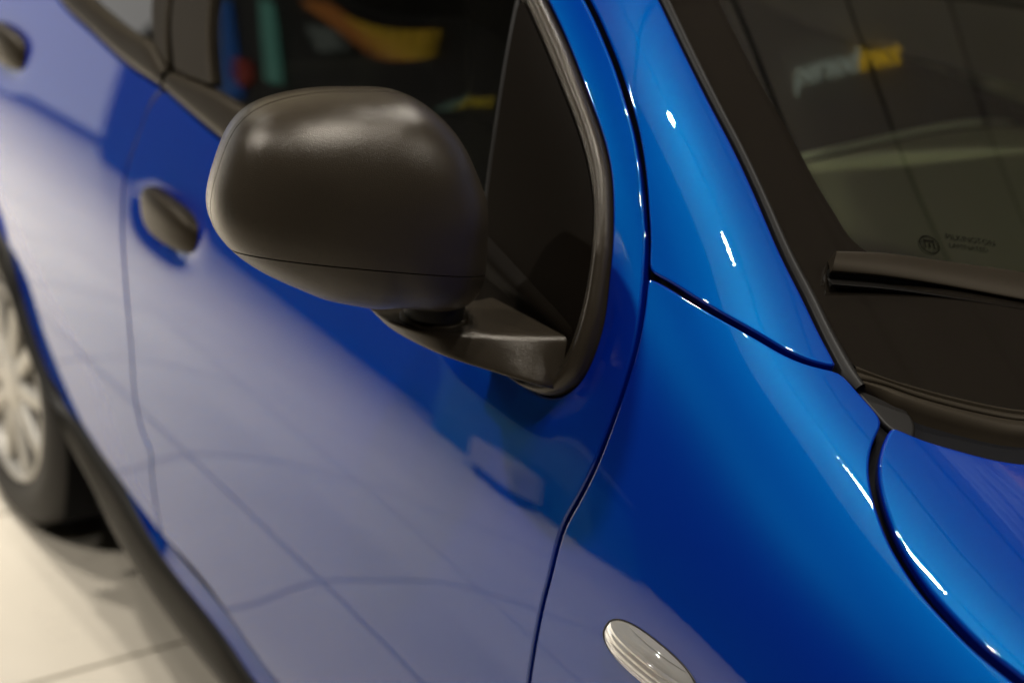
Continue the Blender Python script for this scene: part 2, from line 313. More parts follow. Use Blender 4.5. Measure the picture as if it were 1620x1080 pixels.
def panel(name, curves, mt, parent, off=0., gap=.0022, rad_=.0028, depth=.016, grid=.014, hem=True, mirror=False, dfun=None, step=.007, S=None, **props):
    """A trimmed piece of the body skin with a rolled edge."""
    pos, nrm = S or SKIN
    B = np.vstack([cr(c, step)[:-1] for c in curves]); B = B*np.array([1, SM])
    keep = np.linalg.norm(B-np.roll(B, 1, 0), axis=1) > 1e-4; B = B[keep]
    area2 = np.sum(B[:, 0]*np.roll(B[:, 1], -1)-np.roll(B[:, 0], -1)*B[:, 1])
    if area2 < 0: B = B[::-1]
    for _ in range(2): B = .25*np.roll(B, 1, 0)+.5*B+.25*np.roll(B, -1, 0)       # soften corners
    T = np.roll(B, -1, 0)-np.roll(B, 1, 0); T /= np.linalg.norm(T, axis=1)[:, None]
    OUT = np.stack([T[:, 1], -T[:, 0]], 1)
    ins = gap+(rad_ if hem else 0)
    Bi = B-OUT*ins
    lo, hi = Bi.min(0), Bi.max(0)
    gx, gy = np.meshgrid(np.arange(lo[0], hi[0], grid), np.arange(lo[1], hi[1], grid)); G = np.stack([gx.ravel(), gy.ravel()], 1)
    G = G[inside(G, Bi)]; G = G[dist_poly(G, Bi) > grid*.45]
    allp = [Vector(p) for p in Bi]+[Vector(p) for p in G]
    nb = len(Bi)
    vs, es, fs, ov, oe, of = delaunay_2d_cdt(allp, [], [list(range(nb))], 1, 1e-6)
    vs = np.array([tuple(v) for v in vs])
    X, TH = vs[:, 0], vs[:, 1]/SM
    P = pos(X, TH); N = nrm(X, TH)
    o_ = off+(dfun(X, TH) if dfun else 0)
    if dfun:
        e = .003; P = P+N*o_[:, None]
        pa = lambda x, t: pos(x, t)+nrm(x, t)*(off+dfun(x, t))[:, None]
        a = pa(X+e, TH)-pa(X-e, TH); b = pa(X, TH+e/SM)-pa(X, TH-e/SM); N = np.cross(a, b); N /= np.linalg.norm(N, axis=1)[:, None]
    else: P = P+N*o_
    V = [p for p in P]; NN = [n for n in N]; F = []
    for f in fs:
        p = P[list(f)]; n = np.cross(p[1]-p[0], p[2]-p[0])
        F.append(tuple(f) if n@N[f[0]] > 0 else tuple(f)[::-1])
    if hem:
        inv = {}
        for i, orig in enumerate(ov):
            for k in orig:
                if k < nb: inv[k] = i
        ids = [inv.get(k, -1) for k in range(nb)]
        if -1 not in ids:
            Pb = P[ids]; Nb = N[ids]
            Tb = np.roll(Pb, -1, 0)-np.roll(Pb, 1, 0); Tb /= np.linalg.norm(Tb, axis=1)[:, None]
            Ob = np.cross(Tb, Nb); Ob /= np.linalg.norm(Ob, axis=1)[:, None]
            ref = pos(B[:, 0], B[:, 1]/SM)-pos(Bi[:, 0], Bi[:, 1]/SM)
            s = np.sign(np.sum(Ob*ref, 1)); Ob *= (1 if s.sum() > 0 else -1)
            prev = ids
            for ph in (30, 60, 90, 'deep'):
                if ph == 'deep': Q = Pb+Ob*rad_-Nb*(rad_+depth); Qn = Ob
                else:
                    a = R_(ph); Q = Pb+Ob*rad_*math.sin(a)-Nb*rad_*(1-math.cos(a)); Qn = Nb*math.cos(a)+Ob*math.sin(a)
                base = len(V); V += list(Q); NN += list(Qn); cur = list(range(base, base+nb))
                for k in range(nb):
                    k2 = (k+1) % nb; f = (prev[k], prev[k2], cur[k2], cur[k])
                    p = np.array([V[i] for i in f]); n = np.cross(p[1]-p[0], p[2]-p[0])
                    F.append(f if n@(NN[f[2]]+NN[f[3]]) > 0 else f[::-1])
                prev = cur
    if mirror:
        n0 = len(V); V += [v*np.array([1, -1, 1]) for v in V]; NN += [v*np.array([1, -1, 1]) for v in NN[:n0]]
        F += [tuple(i+n0 for i in f)[::-1] for f in F]
    return mesh(name, V, F, mt, parent, NN, **props)
def grid_mesh(name, G, mt, parent, flip=False, close_u=False, close_v=False, **props):
    G = np.array(G); a, b = G.shape[:2]; F = []
    for i in range(a-(0 if close_u else 1)):
        for j in range(b-(0 if close_v else 1)):
            f = (i*b+j, ((i+1) % a)*b+j, ((i+1) % a)*b+(j+1) % b, i*b+(j+1) % b); F.append(f[::-1] if flip else f)
    return mesh(name, G.reshape(-1, 3), F, mt, parent, **props)
def surf_pt(q, off, S=None):
    pos, nrm = S or SKIN
    return pos(q[:, 0], q[:, 1])+nrm(q[:, 0], q[:, 1])*np.asarray(off)[..., None]
def loft(name, c0, c1, prof, mt, parent, n=120, flip=False, **props):
    """strip of skin between two curves; prof = [(fraction, offset off the skin)]"""
    a, b = cr(c0, n=n), cr(c1, n=n)
    G = np.stack([surf_pt(a*(1-t)+b*t, np.full(n, o)) for t, o in prof])
    mid = len(prof)//2
    nn = np.cross(G[mid][n//2+1]-G[mid][n//2], G[mid-1][n//2]-G[mid][n//2]); q = (a[n//2]+b[n//2])/2
    if nn@nrm(q[0], q[1]) > 0: flip = not flip
    return grid_mesh(name, G, mt, parent, flip=not flip, **props)
def frame_at(x, th, off=0., S=None):
    pos, nrm = S or SKIN
    p = pos(x, th); n = nrm(x, th); t = pos(x+.004, th)-pos(x-.004, th); t /= np.linalg.norm(t); u = np.cross(n, t)
    if u[2] < 0: u = -u
    return p+n*off, t, u, n
def superell(name, c, axes, half, mt, parent, e1=.5, e2=.5, nu=28, nv=40, warp=None, **props):
    G = []
    sp = lambda v, e: np.sign(v)*np.abs(v)**e
    for i in range(nu+1):
        f = -math.pi/2+math.pi*i/nu; row = []
        for j in range(nv):
            l = 2*math.pi*j/nv
            q = np.array([sp(math.cos(f), e1)*sp(math.cos(l), e2), sp(math.cos(f), e1)*sp(math.sin(l), e2), sp(math.sin(f), e1)])*half
            if warp: q = warp(q)
            row.append(np.array(c)+q[0]*axes[0]+q[1]*axes[1]+q[2]*axes[2])
        G.append(row)
    ax = np.dot(np.cross(axes[0], axes[1]), axes[2]) > 0
    return grid_mesh(name, G, mt, parent, flip=ax, close_v=True, **props)
def lathe(name, prof, c, mt, parent, n=72, **props):
    """prof: (radius, y) round an axis parallel to Y through c"""
    G = [[(c[0]+r*math.cos(a), c[1]+y, c[2]+r*math.sin(a)) for a in np.linspace(0, 2*math.pi, n, endpoint=False)] for r, y in prof]
    return grid_mesh(name, G, mt, parent, close_v=True, **props)
def tube(name, pts, r, mt, parent, n=10, caps=True, **props):
    pts = np.array(pts, float); G = []
    for i, p in enumerate(pts):
        t = pts[min(i+1, len(pts)-1)]-pts[max(i-1, 0)]; t /= np.linalg.norm(t)
        a = np.cross(t, [0, 0, 1.]);  a = a/np.linalg.norm(a) if np.linalg.norm(a) > 1e-3 else np.array([1., 0, 0]); b = np.cross(a, t)
        k = 1.0 if not caps or 0 < i < len(pts)-1 else .2
        rr = r if np.isscalar(r) else r[i]
        G.append([p+k*rr*(a*math.cos(q)+b*math.sin(q)) for q in np.linspace(0, 2*math.pi, n, endpoint=False)])
    return grid_mesh(name, G, mt, parent, close_v=True, **props)
def box(name, lo, hi, mt, parent=None, bevel=.0, **props):
    bm = bmesh.new(); bmesh.ops.create_cube(bm, size=1)
    for v in bm.verts: v.co = Vector([lo[i]+(v.co[i]+.5)*(hi[i]-lo[i]) for i in range(3)])
    if bevel: bmesh.ops.bevel(bm, geom=bm.edges[:], offset=bevel, segments=2, affect='EDGES', profile=.7)
    me = bpy.data.meshes.new(name); bm.to_mesh(me); bm.free()
    return link(name, me, mt, parent, **props)
K = CURVES

# ------------------------------------------------------------------ floor and ceiling
FZ = -0.04
floor = box('floor', (-9.2, -4.2, FZ-.06), (4.1, 2.4, FZ-.006), M['grout'], kind='structure')
box('screed', (-9.2, -5.4, FZ-.06), (-3.98, -4.2, FZ-.006), M['grout'], floor)
tb = None
TS = 0.60
for i in range(-16, 6):
    for j in range(-4, 8):
        if j < -2 and i > -9: continue
        x0, y0 = .525+i*TS, -3.0+j*TS
        if tb is None:
            t0 = box('floor_tile', (-.2962, -.2962, -.008), (.2962, .2962, 0), M['tile'], floor, bevel=.0016); tb = t0.data; t = t0
        else:
            t = bpy.data.objects.new('floor_tile', tb); COL.objects.link(t); t.parent = floor
        t.location = (x0+TS/2, y0+TS/2, FZ+random.Random(i*31+j).uniform(-.0003, .0003))
ceiling = box('ceiling', (-6, -1.45, 3.03), (5.4, 4.7, 3.1), M['seam'], kind='structure')
cb = None
for i in range(9):
    for j in range(4, 14):
        x0, y0 = -5.95+i*1.25, .39-.61*7+j*.61
        if cb is None:
            t = box('ceiling_panel', (-.613, -.290, 0), (.613, .290, .02), M['ceil'], ceiling, bevel=.003); cb = t.data
        else:
            t = bpy.data.objects.new('ceiling_panel', cb); COL.objects.link(t); t.parent = ceiling
        t.location = (x0+.625, y0+.305, 3.005)

# ------------------------------------------------------------------ the car
car = bpy.data.objects.new('car', None); COL.objects.link(car); car.location = (0, 0, 0)
car['label'] = 'glossy metallic blue small car with black grained wing mirror, standing on pale tiles'; car['category'] = 'car'

wc = (-.07, .25)
def arc(r, a0, a1, n=7): return [xz(wc[0]+r*math.cos(R_(a)), wc[1]+r*math.sin(R_(a))) for a in np.linspace(a0, a1, n)]
strip_up = arc(.44, 200, 80, 9)[:-1] + K['strip_up'] + [xz(1.3, .272), xz(1.665, .272)]
strip_lo = arc(.375, 205, 80, 9)[:-1] + K['strip_lo'] + [xz(1.3, .195), xz(1.68, .195)]
clad_lo = arc(.325, 205, 85, 9)[:-1] + K['clad_lo'] + [xz(.95, .135), xz(1.3, .115), xz(1.69, .11)]

shut_lo = K['shut_lo'] + [xz(1.695, .52), xz(1.688, .38), xz(1.668, .285)]
shut_up = [xz(.95, 1.432), xz(1.15, 1.412), xz(1.30, 1.355)] + K['shut_up']
# dents: handle scoops
hf, hr = K['handle_f'][0], K['handle_r'][0]
DENTS += [(hf[0]-.012, hf[1]-1.15, .0, .090, .030, .011), (hr[0]-.012, hr[1]-1.15, .0, .090, .030, .011)]

door_bottom = [xz(1.668, .285)] + [(q[0], q[1]+.25) for q in (strip_up[-2], K['strip_up'][-1], K['strip_up'][-2])] + [K['b_line'][-1]]
_bo = cr([(1.46, 27.9)] + K['bead_out'][:9], step=.004)*np.array([1, SM])
def dish(x, th):
    """the skin dips towards the foot of the corner trim"""
    P = np.stack([np.atleast_1d(x), np.atleast_1d(th)*SM], 1); d = np.full(len(P), 9.)
    k = np.where((P[:, 0] > 1.38) & (P[:, 1] < 40*SM))[0]
    if len(k): d[k] = np.sqrt(((P[k][:, None]-_bo[None])**2).sum(2)).min(1)
    fade = np.clip((38-np.atleast_1d(th))/6, 0, 1)*np.clip((np.atleast_1d(x)-1.42)/.08, 0, 1)
    return -.0055*np.exp(-(d/.020)**2)*fade*fade*(3-2*fade)
front_door = panel('front_door', [
    shut_up, shut_lo, door_bottom, K['b_line'][::-1], K['belt_f'], K['bead_out'] + [xz(1.30, 1.318), xz(1.15, 1.378), xz(.95, 1.402)],
    [xz(.95, 1.402), xz(.95, 1.432)]], M['paint'], car, dfun=dish)
rear_door = panel('rear_door', [
    K['b_line'], K['strip_up'][:7][::-1] + [xz(-.08, .70), xz(-.2, .735)], [xz(-.2, .735), xz(-.32, .85), xz(-.36, 1.0), xz(-.36, 1.11)],
    [xz(-.36, 1.11), xz(-.1, 1.102), xz(.1, 1.09)] + K['belt_r']], M['paint'], car)
quarter = panel('quarter_panel', [
    [xz(-.36, 1.11), xz(-.36, 1.0), xz(-.32, .85), xz(-.2, .735)], [xz(-.2, .735), xz(-.3, .69), xz(-.42, .59), xz(-.5, .42), xz(-.51, .3)],
    [xz(-.51, .3), xz(-.9, .3)], [xz(-.9, .3), xz(-.9, 1.13)], [xz(-.9, 1.13), xz(-.36, 1.11)]], M['paint'], car)
arch_f = [xz(2.25+.37*math.cos(R_(a)), .25+.37*math.sin(R_(a))) for a in np.linspace(170, 10, 15)]
front_fender = panel('front_fender', [
    shut_lo, [xz(1.668, .285), xz(1.69, .26), arch_f[0]], arch_f, [arch_f[-1], xz(2.76, .32)], [xz(2.76, .32), xz(2.76, .60)],
    [xz(2.76, .60), (2.6, 20.5), (2.4, 24.3), (2.25, 26.2)] + K['hood_gap'][::-1], K['fen_cowl'][::-1], K['pil_fen'][::-1]], M['paint'], car)
roof_edge = [(1.40, 55.6), (1.30, 59.0), (1.235, 62.0)]
a_pillar = panel('a_pillar', [
    K['shut_up'][::-1] + [xz(1.30, 1.355), xz(1.15, 1.412)], [xz(1.15, 1.412), (1.19, 60.), (1.235, 62.)], roof_edge[::-1] + K['ws_edge'][::-1], K['pil_fen'][::-1]], M['paint'], car)
roof = panel('roof', [
    [xz(1.15, 1.412), (1.19, 60.), (1.235, 62.), (1.20, 70.), (1.17, 80), (1.16, 90.)], [(1.16, 90.), (-.9, 90.)], [(-.9, 90.), xz(-.9, 1.43)],
    [xz(-.9, 1.43), xz(0, 1.437), xz(.95, 1.434), xz(1.15, 1.412)]], M['paint'], car, grid=.03, mirror=True, step=.012)
cowl_far = [(2.035, 42.5), (2.06, 50.), (2.075, 65.), (2.08, 90.)]
hood = panel('bonnet', [
    K['hood_gap'] + [(2.25, 26.2), (2.4, 24.3), (2.6, 20.5), xz(2.76, .60)], [xz(2.76, .60), (2.82, 25.), (2.86, 50), (2.87, 90.)], [(2.87, 90.), (2.08, 90.)],
    cowl_far[::-1] + K['hood_cowl'][::-1]], M['paint'], car, mirror=True, gap=.003, rad_=.004)

# sill: painted ledge and black cladding
sill = loft('sill_panel', strip_up, strip_lo, [(0, -.034), (.1, -.031), (.4, -.022), (.7, -.012), (1, -.003)], M['paint'], car, n=200)
clad = loft('sill_cladding', strip_lo, clad_lo, [(-.04, -.012), (-.01, .002), (.1, .010), (.4, .020), (.8, .016), (1., .006), (1.03, -.03)], M['clad'], car, n=200)

# dark structure behind the gaps
panel('inner_body', [[xz(-.9, .2), xz(-.55, .2)], [xz(-.55, .2), xz(-.45, .5), xz(-.07, .69), xz(.28, .5), xz(.36, .22)], [xz(.36, .22), xz(1.85, .2)],
    [xz(1.85, .2), xz(1.9, .5), xz(2.25, .68), xz(2.6, .5), xz(2.66, .3)], [xz(2.66, .3), xz(2.78, .3)], [xz(2.78, .3), (2.78, 90)], [(2.78, 90), (2.03, 90)],
    [(2.03, 90), (2.02, 60), (1.98, 45), (1.88, 38.)], K['ws_edge'] + roof_edge, [roof_edge[-1], (1.18, 70), (1.13, 90)], [(1.13, 90), (-.9, 90)], [(-.9, 90), xz(-.9, 1.40)],
    [xz(-.9, 1.40), xz(1.0, 1.395), xz(1.15, 1.37), xz(1.3, 1.32)] + K['bead_out'][::-1] + [(q[0], q[1]-.5) for q in K['belt_f'][::-1]] + [(q[0], q[1]-.3) for q in K['belt_r'][::-1]] + [xz(-.3, 1.09)],
    [xz(-.3, 1.09), xz(-.9, 1.12)], [xz(-.9, 1.12), xz(-.9, .2)]], M['dark'], car, off=-.017, hem=False, gap=0, grid=.03, mirror=True, step=.012)
box('underbody', (-.9, -.74, .13), (2.7, .74, .17), M['dark'], car)
# opposite flank and its dark glass, closed off simply with the same skin
def flank(name, curves, mt):
    o = panel(name, curves, mt, car, hem=False, gap=0, grid=.03, step=.015)
    me = o.data
    for v in me.vertices: v.co.y *= -1
    me.flip_normals(); return o
flank('left_flank', [[xz(-.9, .2), xz(2.7, .2)], [xz(2.7, .2), xz(2.7, .62)], [xz(2.7, .62), (2.4, 24.3), (2.15, 27), (1.95, 33), (1.925, 36.4), (1.866, 38.)], K['ws_edge'] + roof_edge, [roof_edge[-1], xz(1.15, 1.412), xz(-.9, 1.43)],
    [xz(-.9, 1.43), xz(-.9, 1.38)], [xz(-.9, 1.38), xz(1.0, 1.38), xz(1.4, 1.22), xz(1.58, 1.0)], [xz(1.58, 1.0), xz(.6, 1.0), xz(-.9, 1.1)], [xz(-.9, 1.1), xz(-.9, .2)]], M['paint'])

# ---- windows
top_f = [xz(.74, 1.392), xz(1.0, 1.385), xz(1.15, 1.362), xz(1.30, 1.30), (1.386, 47.34)]
front_glass = panel('side_window', [K['glass_f'], [K['glass_f'][-1]] + K['sail_left'][:-2][::-1], top_f[::-1], [xz(.74, 1.392), K['bp3'][0], K['bp3'][1]]], M['glass'], front_door, off=-.011, hem=False, gap=-.004, grid=.03)
rear_glass = panel('side_window', [[xz(-.1, 1.125)] + K['glass_r'], [K['glass_r'][-1], K['bp1'][0], xz(.50, 1.392)], [xz(.50, 1.392), xz(-.1, 1.39)], [xz(-.1, 1.39), xz(-.1, 1.125)]], M['glass'], rear_door, off=-.011, hem=False, gap=-.004, grid=.03)
mprof = [(-.03, -.012), (.0, -.002), (.06, .0035), (.25, .0055), (.6, .0048), (.85, .002), (.95, -.003), (1.03, -.014)]
K['belt_f2'] = [(q[0]+.004, q[1]) for q in K['belt_f']]
loft('belt_moulding', [(q[0], q[1]+.12) for q in K['belt_f2'][:-1]], [(.676, 34.3)] + K['glass_f'], mprof, M['plastic_fine'], front_door, n=120)
loft('belt_moulding', [xz(-.36, 1.115), xz(-.1, 1.107), xz(.1, 1.095)] + [(q[0]-.004, q[1]+.12) for q in K['belt_r']], [xz(-.36, 1.15), xz(-.1, 1.14)] + K['glass_r'] + [(.655, 34.3)], mprof, M['plastic_fine'], rear_door, n=120)
panel('pillar_cover', [[K['bp1'][1], K['bp1'][0], xz(.50, 1.40)], [xz(.50, 1.40), xz(.575, 1.40)], [xz(.575, 1.40), (K['bp2'][0][0]-.004, K['bp2'][0][1]), (K['bp2'][1][0]-.004, K['bp2'][1][1])], [(K['bp2'][1][0]-.004, K['bp2'][1][1]), K['bp1'][1]]], M['plastic_fine'], rear_door, off=-.001, gap=.002)
panel('pillar_cover', [[(K['bp2'][1][0]+.012, K['bp2'][1][1]+.1), (K['bp2'][0][0]+.006, K['bp2'][0][1]), xz(.585, 1.40)], [xz(.585, 1.40), xz(.70, 1.40)], [xz(.70, 1.40), K['bp3'][0], K['bp3'][1]], [K['bp3'][1], (K['bp2'][1][0]+.012, K['bp2'][1][1]+.1)]], M['plastic_fine'], front_door, off=-.001, gap=.002)
loft('window_frame', [xz(.70, 1.40), xz(1.0, 1.401), xz(1.15, 1.377), xz(1.30, 1.316), K['bead_out'][-1]], [xz(.70, 1.375), xz(1.0, 1.37), xz(1.15, 1.345), xz(1.30, 1.285), (1.386, 47.3)], [(0, -.003), (.2, .003), (.7, .002), (1, -.012)], M['plastic_fine'], front_door, n=60)
loft('window_frame', [xz(-.36, 1.435), xz(.3, 1.437), xz(.70, 1.436), xz(.95, 1.433)], [xz(-.36, 1.375), xz(.3, 1.375), xz(.70, 1.375), xz(.95, 1.39)], [(0, -.003), (.2, .001), (.7, .001), (1, -.012)], M['plastic_fine'], rear_door, n=60)
panel('quarter_trim', [[xz(-.36, 1.115), xz(-.36, 1.43)], [xz(-.36, 1.43), xz(-.9, 1.43)], [xz(-.9, 1.43), xz(-.9, 1.135)], [xz(-.9, 1.135), xz(-.36, 1.115)]], M['paint'], quarter, grid=.03)
panel('quarter_trim', [[xz(-.10, 1.12), xz(-.10, 1.40)], [xz(-.10, 1.40), xz(-.36, 1.40)], [xz(-.36, 1.40), xz(-.36, 1.12)], [xz(-.36, 1.12), xz(-.10, 1.12)]], M['plastic_fine'], rear_door, grid=.03)

# ---- corner trim (the sail) with its rounded seal
bead_in = K['bead_in']
sail = panel('corner_trim', [K['sail_left'] + [(1.515, 27.2)], [(1.515, 27.2)] + bead_in, [bead_in[-1], K['sail_left'][0]]], M['sail'], front_door, off=.001, gap=.001, rad_=.002, grid=.01)
bo = [(1.50, 27.6)] + K['bead_out']; bi = [(1.50, 28.2)] + bead_in
loft('corner_seal', bo, bi, [(-.05, -.012), (0, .001), (.08, .006), (.22, .0095), (.42, .0105), (.62, .009), (.78, .0055), (.84, .0025), (.88, .0045), (.93, .0045), (.98, .002), (1.05, -.006)], M['plastic'], front_door, n=200)
edge = cr(K['sail_left'], n=50)
tube('glass_run', surf_pt(edge + np.array([-.003, 0]), np.full(50, -.004)), .0035, M['rubber'], front_door, caps=False)

# ---- wing mirror
M0 = np.array([1.511, -.955, 1.084])
MR = np.array([.1377,.139,.1392,.1391,.1394,.1404,.1416,.1422,.1413,.1388,.1349,.1306,.1264,.1228,.1199,.1174,.1155,.1141,.1136,.114,.115,.1163,.1174,.1178,.1178,.1177,.1175,.1176,.1176,.1176,.1176,.1179,.1188,.1205,.1226,.1245,.1261,.1275,.1292,.1322,.1365,.1416,.1457,.1472,.1445,.1378,.1283,.118,.1088,.102,.0975,.0947,.0925,.0905,.0886,.0871,.0863,.0861,.0864,.087,.0878,.0889,.0905,.0928,.0961,.1002,.1051,.1108,.1171,.1237,.1297,.1346])
ma = R_(12); mnf = np.array([math.cos(ma), -math.sin(ma), 0]); mu = np.array([-math.sin(ma), -math.cos(ma), 0]); mv = np.array([0, 0, 1.])
def mir(u, v, w_): return M0+u*mu+v*mv+w_*mnf
nphi = 144
phs = np.linspace(0, 2*math.pi, nphi, endpoint=False)
_c = np.fft.fft(MR); MRf = np.real(sum(_c[k]*np.exp(1j*(k if k < 36 else k-72)*phs) for k in range(72) if k != 36)/72)
def shell_grid(scale=1.):
    E = 2.6; D = .095; s = np.linspace(0, 1, 44); tt = math.pi/2*(.5-.5*np.cos(math.pi*s)); tt[0] = 0; tt[-1] = math.pi/2-1e-5
    S = np.r_[.975, .985, np.cos(tt)**(2/E)]; Z = np.r_[-.0215, -.0195, D*np.sin(tt)**(2/E)]
    return [[mir(*(scale*a*MRf[k]*np.array([math.cos(phs[k]), math.sin(phs[k])])), z*scale if z > 0 else z) for k in range(nphi)] for a, z in zip(S, Z)]
def bm_from_grid(G):
    bm = bmesh.new(); vs = [[bm.verts.new(p) for p in r] for r in G]
    for i in range(len(G)-1):
        for j in range(nphi): bm.faces.new((vs[i][j], vs[i][(j+1) % nphi], vs[i+1][(j+1) % nphi], vs[i+1][j]))
    bm.faces.new(vs[-1]); bm.normal_update(); bmesh.ops.recalc_face_normals(bm, faces=bm.faces[:]); return bm
sn = (mv-.139*mu-.206*mnf); sp_ = mir(0, -.05, 0)
snn = sn/np.linalg.norm(sn)
def cut(bm, co, no):
    g = bm.verts[:]+bm.edges[:]+bm.faces[:]
    r = bmesh.ops.bisect_plane(bm, geom=g, dist=1e-6, plane_co=Vector(co), plane_no=Vector(no), clear_inner=True)
    return [e for e in r['geom_cut'] if isinstance(e, bmesh.types.BMEdge)]
def lip(bm, edges, centre, d=.0025):
    r = bmesh.ops.extrude_edge_only(bm, edges=edges)
    for v in [g for g in r['geom'] if isinstance(g, bmesh.types.BMVert)]:
        v.co = v.co+(Vector(centre)-v.co).normalized()*d
rim_w = .008
def mirror_piece(name, cuts, mt, parent):
    bm = bm_from_grid(shell_grid())
    for co, no in cuts:
        e = cut(bm, co, no); lip(bm, e, M0+mnf*.02)
    bmesh.ops.recalc_face_normals(bm, faces=bm.faces[:])
    me = bpy.data.meshes.new(name); bm.to_mesh(me); bm.free(); me.shade_smooth()
    me.set_sharp_from_angle(angle=R_(50))
    return link(name, me, mt, parent)
g_ = .0006
wing = mirror_piece('wing_mirror', [(sp_+snn*g_, snn), (mir(0, 0, rim_w+g_), mnf)], M['plastic'], car)
mirror_piece('lower_shell', [(sp_-snn*g_, -snn), (mir(0, 0, rim_w+g_), mnf)], M['plastic'], wing)
mirror_piece('housing_rim', [(mir(0, 0, rim_w-g_), -mnf)], M['plastic'], wing)
grid_mesh('housing_core', [[p for p in r] for r in shell_grid(.985)], M['dark'], wing, close_v=True)
gl = [[mir(*(s*MRf[k]*np.array([math.cos(phs[k]), math.sin(phs[k])])), -.016-.002*(1-s)) for k in range(nphi)] for s in (.95, .7, .4, .02)]
grid_mesh('mirror_glass', gl, M['mirror'], wing, close_v=True, flip=True)
# arm
tr = np.array([[1.488,-.917,.969],[1.530,-.918,.970],[1.564,-.895,.970],[1.589,-.853,.970],[1.612,-.809,.970],[1.634,-.770,.970]])
br = np.array([[1.487,-.9155,.9675],[1.5225,-.9085,.955],[1.574,-.885,.945],[1.611,-.85,.936],[1.640,-.822,.930],[1.643,-.782,.914]])
tk = np.array([[1.478,-.913,.969],[1.488,-.895,.969],[1.497,-.868,.969],[1.502,-.838,.969],[1.503,-.805,.969],[1.500,-.765,.969]])
bk = np.array([[1.479,-.9125,.968],[1.487,-.892,.960],[1.496,-.866,.953],[1.500,-.838,.945],[1.500,-.805,.93],[1.50,-.765,.92]])
def interp(a, n):
    s = np.linspace(0, len(a)-1, n); out = []
    for q in s:
        i = min(int(q), len(a)-2); f = q-i; p0 = a[max(i-1, 0)]; p1 = a[i]; p2 = a[i+1]; p3 = a[min(i+2, len(a)-1)]
        out.append(.5*((2*p1)+(-p0+p2)*f+(2*p0-5*p1+4*p2-p3)*f*f+(-p0+3*p1-3*p2+p3)*f**3))
    return np.array(out)
n_ = 48; rails = [interp(a, n_) for a in (tr, br, bk, tk)]
G = []
for i in range(n_):
    poly = [r[i] for r in rails]
    ring = []
    for k in range(4):
        p = poly[k]; a = poly[k-1]; b = poly[(k+1) % 4]
        ea, eb = a-p, b-p; ca = min(.007, .35*np.linalg.norm(ea))/max(np.linalg.norm(ea), 1e-6); cb_ = min(.007, .35*np.linalg.norm(eb))/max(np.linalg.norm(eb), 1e-6)
        p0, p2 = p+ea*ca, p+eb*cb_
        for t in np.linspace(0, 1, 6): ring.append((1-t)**2*p0+2*t*(1-t)*p+t*t*p2)
        q0 = p2; q1 = b+(p-b)*min(.007, .35*np.linalg.norm(p-b))/max(np.linalg.norm(p-b), 1e-6)
        for t in (.25, .5, .75): ring.append(q0+(q1-q0)*t)
    G.append(ring)
arm = grid_mesh('arm', G, M['plastic'], wing, close_v=True)
bm = bmesh.new(); bm.from_mesh(arm.data); bmesh.ops.recalc_face_normals(bm, faces=bm.faces[:]); bm.to_mesh(arm.data); bm.free()
pc = np.array([1.535, -.872, 0])
for nm, r0, z0, z1, mt in (('pivot_collar', .034, .966, .9735, M['plastic_fine']), ('pivot_post', .030, .9735, 1.02, M['rubber'])):
    G = [[(pc[0]+r*math.cos(a), pc[1]+r*math.sin(a), z) for a in np.linspace(0, 2*math.pi, 40, endpoint=False)] for r, z in ((r0, z0), (r0, z1-.0015), (r0-.0015, z1), (.001, z1))]
    grid_mesh(nm, G, mt, wing, close_v=True, flip=True)
# ridge of the foot where the arm meets the door
rq = cr([(1.470, 33.2), (1.52, 32.6), (1.58, 31.9), (1.634, 31.3)], n=40)
G = []
for i, q in enumerate(rq):
    t = i/39; p, tx, up, nn = frame_at(q[0], q[1])
    wd = .026*(1-t)+.014*t; ht = .0065*math.cos(t*math.pi/2)**.6+.0012
    G.append([p+up*wd*s+nn*(ht*math.cos(s*math.pi/2)**1.8-.001+.001*math.cos(s*math.pi/2)) for s in np.linspace(-1, 1, 15)])
grid_mesh('foot_ridge', G, M['sail'], wing)

# ---- windshield, its black border, trim, print
w_top = [(1.517, 52.49), (1.405, 56.2), (1.305, 59.6), (1.245, 62.4)]
trim_in = K['trim_in'][:-1] + w_top
glass_bot = K['glass_bot'] + [(1.990, 48.), (2.005, 56.), (2.01, 70.), (2.012, 90.)]
_rim = np.vstack([cr(trim_in), cr(glass_bot[:-2])])
ws_fit(_rim, [(x, 0., z) for x, z in ((1.2, 1.49), (1.4, 1.395), (1.55, 1.305), (1.7, 1.205), (1.85, 1.105), (2.0, 1.0))])
WSS = (ws_pos, ws_nrm)
ws = panel('windshield', [trim_in, [w_top[-1], (1.21, 70), (1.18, 80), (1.17, 90)], [(1.17, 90), (2.012, 90)], glass_bot[::-1]], M['windshield'], car, off=-.006, hem=False, gap=-.003, grid=.02, mirror=True, S=WSS)
panel('black_border', [trim_in, [w_top[-1], (1.25, 64.4)], [(1.25, 64.4), (1.31, 61.9), (1.41, 58.6), K['frit'][0]] + K['frit'][1:] + [(1.875, 60.), (1.882, 75), (1.885, 90)], [(1.885, 90), (2.012, 90)], glass_bot[::-1]], M['gloss_black'], ws, off=-.0048, hem=False, gap=-.0045, grid=.02, mirror=True, S=WSS)
